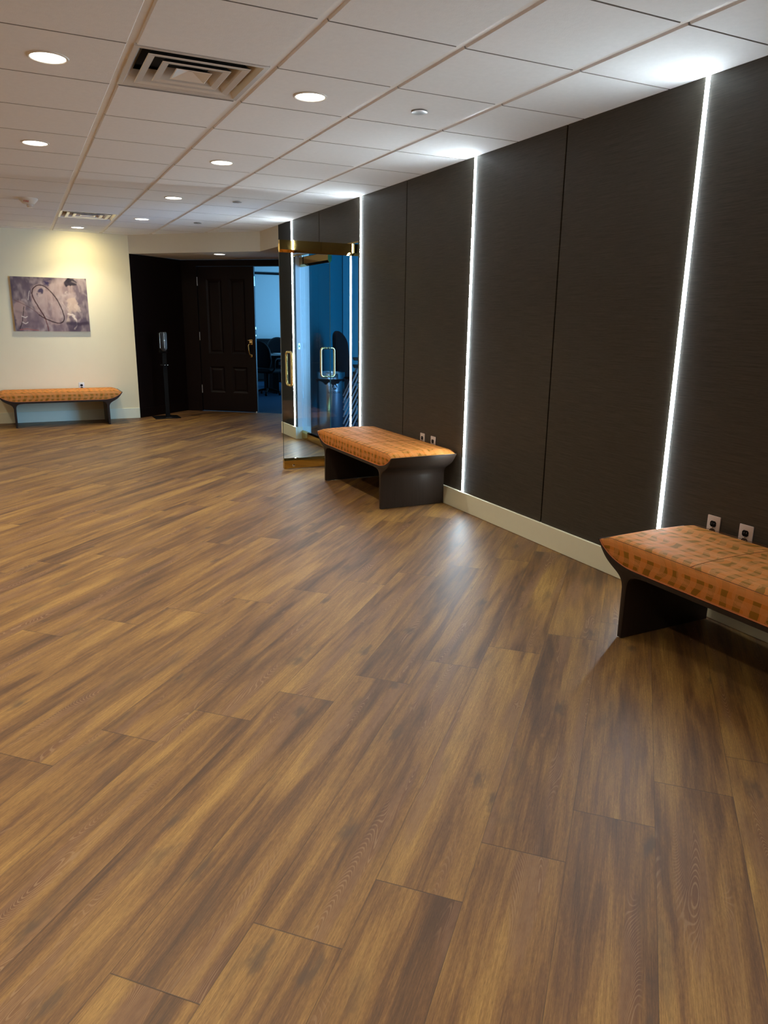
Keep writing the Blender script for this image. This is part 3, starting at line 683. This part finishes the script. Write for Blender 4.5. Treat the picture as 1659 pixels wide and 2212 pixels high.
    loop2 = [(0.43, 0.99), (0.425, 0.88), (0.41, 0.76), (0.36, 0.62), (0.30, 0.46), (0.265, 0.33)]
    lay(s(-pline(sm(loop[3:], 2)), -0.0125, -0.006)*0.95, c(52, 28, 30)); lay(s(-pline(sm(loop2, 2)), -0.011, -0.005)*0.85, c(98, 44, 40))
    lay(s(-pline(sm(loop2[2:]+[(0.262, 0.29)], 2)), -0.0125, -0.006)*0.9, c(66, 34, 34))
    lay(s(-pline([(0.06, 0.96), (0.09, 0.86), (0.11, 0.74), (0.14, 0.55)]), -0.009, -0.004)*0.9, c(50, 36, 40))
    for y in (0.72, 0.83): lay(s(-pline([(0.10, y), (0.14, y+0.03), (0.17, y+0.005)]), -0.010, -0.005), c(214, 196, 184))
    lay(s(-pline([(0.23, 0.26), (0.20, 0.42)]), -0.007, -0.003)*0.9, c(216, 202, 190)); lay(s(-pline([(0.06, 0.97), (0.16, 0.955), (0.3, 0.985)]), -0.012, -0.005)*0.7, c(170, 96, 84))
    verts = [(-w/2+w*x, -0.0012-0.0016*float(n3[i, j]), h*z) for i, x in enumerate(X) for j, z in enumerate(Z)]
    cc = col
    faces = [(i*(nz+1)+j, (i+1)*(nz+1)+j, (i+1)*(nz+1)+j+1, i*(nz+1)+j+1) for i in range(nx) for j in range(nz)]
    me = bpy.data.meshes.new('canvas'); me.from_pydata(verts, [], faces)
    at = me.color_attributes.new('paint', 'FLOAT_COLOR', 'POINT'); at.data.foreach_set('color', np.concatenate([cc, np.ones(cc.shape[:2]+(1,))], 2).reshape(-1))
    k = N('painted_canvas'); an = k.n('ShaderNodeAttribute', attribute_name='paint'); k.base(an.outputs['Color'], 0.75, 0, 0.25); me.materials.append(k.m)
    me.polygons.foreach_set('use_smooth', [True]*len(me.polygons))
    o = bpy.data.objects.new('canvas', me); COL.objects.link(o); o.parent = r
picture()

# ------------------------------------------------------------------ glass doors
def glass_leaf(name, label, wd=0.86, lock=True, other=None):
    """local x runs from the pivot to the free edge, y = thickness, z up"""
    r = bpy.data.objects.new(name, None); COL.objects.link(r); structure(r); r['label'] = label; r['category'] = 'door'
    mb = MB(); mb.box(0.004, wd-0.001, -0.006, 0.006, 0.088, 2.004); mb.done('glass_pane', M['glass'], r)
    mb = MB(); mb.box(wd-0.0009, wd+0.0004, -0.0058, 0.0058, 0.107, 1.985); mb.done('glass_edge', M['edge'], r)
    top = [(-0.0225, 2.092), (-0.0225, 2.011), (-0.008, 1.987), (0.008, 1.987), (0.0225, 2.011), (0.0225, 2.092)]
    bot = [(-0.0225, 0.006), (-0.0225, 0.084), (-0.008, 0.104), (0.008, 0.104), (0.0225, 0.084), (0.0225, 0.006)]
    mb = MB(); mb.prism(top, 'x', 0.0, wd+0.002, 0.0012, 1); mb.done('top_rail', M['brass'], r)
    mb = MB(); mb.prism(bot, 'x', 0.0, wd+0.002, 0.0012, 1); br = mb.done('bottom_rail', M['brass'], r)
    if lock:
        mb = MB(); mb.lathe([(0.0, 0.028), (0.006, 0.029), (0.0135, 0.0275), (0.0145, 0.0225)], 20, T=Matrix.Translation((wd-0.09, 0, 0.034)) @ Matrix.Rotation(-PI/2, 4, 'X')); mb.done('lock_cylinder', M['chrome'], br, 40)
    for sg in (-1, 1):
        z0, z1, hx, rr = 0.803, 1.108, wd-0.072, 0.03
        pts = [(hx, sg*0.007, z0)]+[(hx, sg*(0.048+0.03*math.sin(a)), z0+0.03-0.03*math.cos(a)) for a in np.linspace(0, PI/2, 7)]+[(hx, sg*(0.048+0.03*math.cos(a)), z1-0.03+0.03*math.sin(a)) for a in np.linspace(0, PI/2, 7)]+[(hx, sg*0.007, z1)]
        mb = MB(); mb.tube(pts, 0.0115, 14); mb.done('pull_handle', M['handle'], r, 50)
    for z in (0.0, 2.094):
        mb = MB(); mb.lathe([(0.0, z), (0.016, z), (0.016, z+0.010), (0.0, z+0.010)], 20, (0.03, 0)); mb.done('pivot', M['steel'], r, 40)
    return r
d1 = glass_leaf('door_1', 'glass door leaf with brass rails standing open into the room', 0.85)
d1.location = (3.055, 6.664, 0); d1.rotation_euler = (0, 0, PI-0.019)
d2 = glass_leaf('door_2', 'closed glass door leaf with brass rails in the dark wall', 0.885, False)
d2.location = (3.032, 8.405, 0); d2.rotation_euler = (0, 0, -PI/2)
r = root('strike_plate', 'small metal plate on the pale jamb beside the closed glass door', 'door hardware', (WX+0.05, OY1-0.0012, 1.10))
mb = MB(); mb.box(-0.012, 0.012, -0.003, 0, -0.035, 0.035, 0.001, 1); mb.done('plate', M['steel'], r)
mb = MB(); mb.box(-0.005, 0.005, -0.005, -0.0031, -0.012, 0.012); mb.done('latch_hole', M['backing'], r)

# ------------------------------------------------------------------ wooden four-panel door
def wood_door():
    r = bpy.data.objects.new('door_3', None); COL.objects.link(r); structure(r); r['label'] = 'dark mahogany four-panel door with a brass grip handle'; r['category'] = 'door'
    ang = math.atan2(TD.y, TD.x); p = tn(DL, 0.006); r.location = (p.x, p.y, 0); r.rotation_euler = (0, 0, ang)
    w = DR-DL; fields = [(0.130, 0.375, 0.885, 1.975), (0.500, 0.755, 0.880, 1.985), (0.150, 0.385, 0.300, 0.695), (0.520, 0.760, 0.290, 0.688)]
    fields = [(0.135, 0.385, 0.885, 1.98), (0.510, 0.760, 0.885, 1.98), (0.135, 0.385, 0.295, 0.692), (0.510, 0.760, 0.295, 0.692)]
    mb = MB()
    xs = [0, 0.135, 0.385, 0.510, 0.760, w]
    for a, b in ((0, 0.135), (0.385, 0.510), (0.760, w)): mb.box(a, b, 0, 0.042, 0.012, DH)
    for (a, b) in ((0.135, 0.385), (0.510, 0.760)):
        for z0, z1 in ((0.012, 0.295), (0.692, 0.885), (1.98, DH)): mb.box(a, b, 0, 0.042, z0, z1)
    mb.done('door_leaf', M['mahogany'], r)
    for (a, b, z0, z1) in fields:
        mb = MB(); bm = mb.bm; L = [(0.0, 0.0), (0.022, 0.014), (0.030, 0.016), (0.055, 0.007)]
        loops = [[bm.verts.new((x, dy, z)) for x, z in ((a+i, z0+i), (b-i, z0+i), (b-i, z1-i), (a+i, z1-i))] for i, dy in L]
        for P_, Q_ in zip(loops, loops[1:]):
            for k in range(4): bm.faces.new((P_[k], P_[(k+1) % 4], Q_[(k+1) % 4], Q_[k]))
        bm.faces.new(loops[-1]); mb.done('raised_panel', M['mahogany'], r)
    for z in (1.945, 1.143, 0.345):
        mb = MB(); mb.tube([(-0.004, -0.006, z-0.062), (-0.004, -0.006, z+0.062)], 0.007, 10); mb.done('hinge', M['alu'], r, 50)
    hx = w-0.075
    mb = MB(); mb.box(hx-0.026, hx+0.026, -0.006, -0.0004, 1.03, 1.105, 0.003, 2); mb.box(hx-0.02, hx+0.02, -0.006, -0.0004, 0.845, 0.885, 0.003, 2)
    g = mb.done('handle_plate', M['handle'], r, 40)
    mb = MB(); mb.tube([(hx+0.005, -0.006, 1.048), (hx-0.01, -0.032, 1.045), (hx-0.018, -0.055, 1.02), (hx-0.012, -0.056, 0.95), (hx-0.002, -0.05, 0.885), (hx, -0.025, 0.862), (hx, -0.005, 0.862)], [0.009, 0.010, 0.011, 0.012, 0.010, 0.009, 0.010], 12); mb.done('grip_handle', M['handle'], r, 50)
    mb = MB(); mb.box(hx-0.03, hx+0.02, -0.05, -0.008, 1.088, 1.098, 0.003, 2); mb.done('thumb_latch', M['handle'], r, 40)
    for z0, z1 in ((1.88, 2.02), (1.255, 1.29), (1.155, 1.175)):
        mb = MB(); mb.box(w+0.0002, w+0.0016, 0.008, 0.030, z0, z1); mb.done('edge_bolt', M['steel'], r)
    mb = MB(); mb.lathe([(0.0, 0.0), (0.012, 0.0), (0.012, 0.02), (0.0, 0.026)], 14, (w-0.012, -0.012)); mb.done('bottom_catch', M['white'], r, 40)
wood_door()

# ------------------------------------------------------------------ hand-sanitiser stand
r = root('sanitizer_stand', 'black floor stand with a hand dispenser in front of the dark wood wall', 'stand', (1.868, 11.02, 0))
mb = MB(); mb.box(-0.185, 0.175, -0.165, 0.150, 0.0, 0.012, 0.004, 2); mb.done('base_plate', M['black'], r, 40)
mb = MB(); mb.box(-0.03, 0.05, -0.135, -0.115, 0.0122, 0.0128); mb.done('printed_label', M['dimgrey'], r)
mb = MB(); mb.box(-0.010, 0.050, -0.005, 0.025, 0.0125, 1.02, 0.003, 1); mb.done('post', M['black'], r, 40)
mb = MB(); mb.box(-0.055, 0.065, -0.03, 0.00, 0.92, 1.20, 0.012, 3); h = mb.done('dispenser', M['black'], r, 40)
mb = MB(); mb.prism([(-0.05, 0.985), (-0.05, 1.20), (-0.035, 1.215), (0.045, 1.215), (0.06, 1.20), (0.06, 0.985), (0.03, 0.945), (-0.02, 0.945)], 'y', -0.10, -0.031, 0.012, 3); mb.done('cover', M['leather'], h, 40)
mb = MB(); mb.tube([(-0.046, -0.098, 0.99), (-0.046, -0.098, 1.195)], 0.004, 8); mb.tube([(0.012, -0.104, 0.985), (0.012, -0.104, 1.20)], 0.004, 8); mb.done('chrome_trim', M['steel'], h, 50)
mb = MB(); mb.lathe([(0.0, 0.005), (0.010, 0.004), (0.011, 0.0)], 16, T=Matrix.Translation((0.012, -0.104, 1.095)) @ Matrix.Rotation(PI/2, 4, 'X')); mb.done('logo_dot', M['steel'], h, 40)
mb = MB(); mb.box(-0.05, 0.06, -0.13, 0.0, 0.745, 0.765, 0.005, 2); mb.done('drip_tray', M['black'], r, 40)
for x in (-0.005, 0.035):
    mb = MB(); mb.lathe([(0.0, 0.004), (0.006, 0.003), (0.007, 0.0)], 12, T=Matrix.Translation((x, -0.1305, 0.755)) @ Matrix.Rotation(PI/2, 4, 'X')); mb.done('tray_bolt', M['chrome'], r, 40)

# ------------------------------------------------------------------ blue room: bin, high-back chair, stacked chairs
r = root('recycling_bin', 'tall round steel recycling bin with a black bag, behind the glass doors', 'bin', (3.525, 8.735, 0))
r.scale = (0.965, 0.965, 1.026)
R_ = 0.178
mb = MB(); mb.lathe([(0.0, 0.0), (R_-0.004, 0.0), (R_, 0.006), (R_, 0.66), (R_-0.004, 0.66), (R_-0.004, 0.03), (0.0, 0.03)], 56); mb.done('body', M['steel'], r, 40)
mb = MB(); mb.lathe([(R_+0.002, 0.672), (R_+0.006, 0.675), (R_+0.006, 0.745), (R_+0.001, 0.752), (R_-0.02, 0.752), (R_-0.022, 0.745), (R_-0.022, 0.672), (R_+0.002, 0.672)], 56); mb.done('rim', M['steel'], r, 40)
bm_ = MB(); prof = []
for k in range(72):
    a = 2*PI*k/72; dn = 0.040+0.022*math.sin(3*a+1.0)+0.015*math.sin(7*a)+0.01*math.sin(13*a)
    ca, sa = math.cos(a), math.sin(a); ring = []
    for (rad, z) in ((R_-0.022, 0.62), (R_-0.006, 0.672), (R_+0.010+0.003*math.sin(11*a), 0.670), (R_+0.009+0.003*math.sin(9*a), 0.65), (R_+0.004, 0.672-max(dn, 0.012))): ring.append(bm_.bm.verts.new((rad*ca, rad*sa, z)))
    prof.append(ring)
for k in range(72):
    for i in range(4): bm_.bm.faces.new((prof[k][i], prof[(k+1) % 72][i], prof[(k+1) % 72][i+1], prof[k][i+1]))
bmesh.ops.recalc_face_normals(bm_.bm, faces=bm_.bm.faces); bm_.done('bag', M['bag'], r, 60)
FA = math.atan2(-8.735, -3.525)+0.30         # the printed side, turned a little from the doors
def on_bin(xx, zz, rad=R_+0.0012): a = FA+xx/R_; return Vector((rad*math.cos(a), rad*math.sin(a), zz))
mb = MB()
for k in range(3):
    a0 = math.radians(100+120*k); pts_o = []; pts_i = []
    for t in np.linspace(0, math.radians(78), 9):
        pts_o.append(on_bin(0.034*math.cos(a0+t), 0.585+0.034*math.sin(a0+t))); pts_i.append(on_bin(0.021*math.cos(a0+t), 0.585+0.021*math.sin(a0+t)))
    for i in range(8): mb.bm.faces.new([mb.bm.verts.new(p) for p in (pts_o[i], pts_o[i+1], pts_i[i+1], pts_i[i])])
    e = a0+math.radians(78)
    mb.bm.faces.new([mb.bm.verts.new(p) for p in (on_bin(0.041*math.cos(e), 0.585+0.041*math.sin(e)), on_bin(0.028*math.cos(e+.5), 0.585+0.028*math.sin(e+.5)), on_bin(0.014*math.cos(e), 0.585+0.014*math.sin(e)))])
mb.done('recycling_symbol', M['print_blue'], r)
tx = text_mesh('recycling_word', 'RECYCLING', 0.034, M['print_blue'], r, Matrix.Identity(4), 0.0)
for v in tx.data.vertices: v.co = on_bin(v.co.x, 0.515+v.co.y)

def high_back_chair(name, label, loc, rz, zt=1.27, group=None, mat='leather'):
    r = root(name, label, 'chair', loc, rz, group)
    # rounded back, local -y is the back side
    mb = MB(); n_ = 12; pts = []
    hw = 0.24; z0 = 0.52
    outl = [(-hw*0.82, z0), (-hw, z0+0.12), (-hw, zt-0.22)]+[(-hw*math.cos(a), zt-0.22+0.22*math.sin(a)) for a in np.linspace(0.1, PI-0.1, 14)]+[(hw, zt-0.22), (hw, z0+0.12), (hw*0.82, z0)]
    mb.prism(outl, 'y', -0.27, -0.20, 0.03, 4)
    for v in mb.bm.verts: v.co.y += 0.10*(1-((v.co.z-z0)/(zt-z0)))*0.6+0.9*v.co.x*v.co.x*1.2-0.02*math.sin((v.co.z-z0)/(zt-z0)*PI)
    mb.done('backrest', M[mat], r, 50)
    mb = MB(); mb.box(-0.25, 0.25, -0.22, 0.26, 0.42, 0.50, 0.035, 4); mb.done('seat', M[mat], r, 50)
    for sx in (-1, 1):
        mb = MB(); mb.tube([(sx*0.25, -0.15, 0.44), (sx*0.29, -0.12, 0.50), (sx*0.29, -0.10, 0.66), (sx*0.285, -0.04, 0.69), (sx*0.285, 0.16, 0.69)], 0.017, 10); mb.done('armrest', M['black'], r, 50)
    mb = MB(); mb.lathe([(0.0, 0.41), (0.035, 0.41), (0.03, 0.28), (0.025, 0.10), (0.0, 0.10)], 16); mb.done('gas_column', M['black'], r, 40)
    for k in range(5):
        a = 2*PI*k/5+0.3; c, s_ = math.cos(a), math.sin(a)
        mb = MB(); mb.tube([(0.02*c, 0.02*s_, 0.115), (0.14*c, 0.14*s_, 0.095), (0.25*c, 0.25*s_, 0.066)], [0.024, 0.02, 0.014], 8); g = mb.done('base_arm', M['black'], r, 50)
        mb = MB(); mb.lathe([(0.0, 0.0), (0.022, 0.006), (0.026, 0.028), (0.022, 0.05), (0.0, 0.056)], 12, (0.25*c, 0.25*s_)); mb.done('caster', M['black'], g, 50)
    return r
high_back_chair('office_chair', 'black high-back chair standing behind the steel bin, seen through the glass', (3.95, 8.97, 0), math.radians(229), 1.27, None, 'blackmat')

def stack_chair():
    r = root('stacking_chair', '', 'chair', group='chairs stacked behind the glass doors')
    # local x to the front, so the sloping legs show from the side
    for sy in (-1, 1):
        y = sy*0.23
        mb = MB(); mb.tube([(-0.04, y, 0.45), (0.10, y, 0.44), (0.13, y, 0.42), (0.33, y, 0.0)], 0.010, 8); mb.done('leg', M['tube'], r, 50)
        mb = MB(); mb.tube([(-0.33, y, 0.0), (-0.20, y, 0.40), (-0.20, y, 0.46), (-0.27, y, 0.82)], 0.010, 8); mb.done('leg', M['tube'], r, 50)
    mb = MB(); mb.box(-0.20, 0.22, -0.215, 0.215, 0.445, 0.463, 0.008, 2); mb.done('seat', M['blackmat'], r, 40)
    mb = MB(); mb.box(-0.255, -0.238, -0.215, 0.215, 0.60, 0.83, 0.008, 2); mb.done('backrest', M['blackmat'], r, 40)
    return r
STX, STY = 3.72, 7.93
first = stack_chair()
names = ['lowest', 'second from the floor', 'third from the floor', 'fourth from the floor', 'fifth from the floor', 'sixth from the floor', 'topmost']
for k in range(7):
    o = first if k == 0 else copy_tree(first)
    o.location = (STX, STY, 0.0045+0.085*k); o.rotation_euler = (0, 0, math.radians(158))
    o['label'] = 'dark stacking chair, %s in the stack behind the open glass door' % names[k]

# ------------------------------------------------------------------ office beyond the wooden doors
r = root('conference_table', 'dark conference table seen through the office doorway', 'table', (5.0, 14.3, 0))
mb = MB(); mb.box(-0.75, 1.2, -0.55, 0.55, 0.70, 0.74, 0.01, 2); mb.done('tabletop', M['leather'], r, 40)
for sx in (-0.5, 0.9):
    mb = MB(); mb.box(sx-0.06, sx+0.06, -0.3, 0.3, 0.0, 0.70); mb.done('leg', M['blackmat'], r)
high_back_chair('office_chair', 'glossy black office chair on the right in the blue-lit doorway', (5.07, 15.45, 0), PI*0.97, 1.04, 'chairs at the conference table')
high_back_chair('office_chair', 'dark office chair at the left side of the blue-lit doorway', (4.25, 13.75, 0), math.radians(-60), 1.02, 'chairs at the conference table', 'blackmat')
r = root('credenza', 'long dark low cabinet along the far wall of the office', 'cabinet', (5.6, OFY-0.32, 0))
mb = MB(); mb.box(-3.2, 3.2, -0.25, 0.25, 0.05, 0.93, 0.005, 1); mb.done('body', M['blackmat'], r)
mb = MB(); mb.box(-3.22, 3.22, -0.27, 0.27, 0.931, 0.965, 0.004, 1); mb.done('worktop', M['blackmat'], r)
mb = MB(); mb.box(-3.15, 3.15, -0.22, 0.22, 0.0, 0.049); mb.done('plinth', M['blackmat'], r)
r = root('paper_stack', 'pale sheets of paper on the conference table behind a chair', 'paper', (4.72, 14.35, 0.7402))
mb = MB(); mb.box(-0.11, 0.11, -0.15, 0.15, 0, 0.012); mb.done('sheets', M['paper'], r)
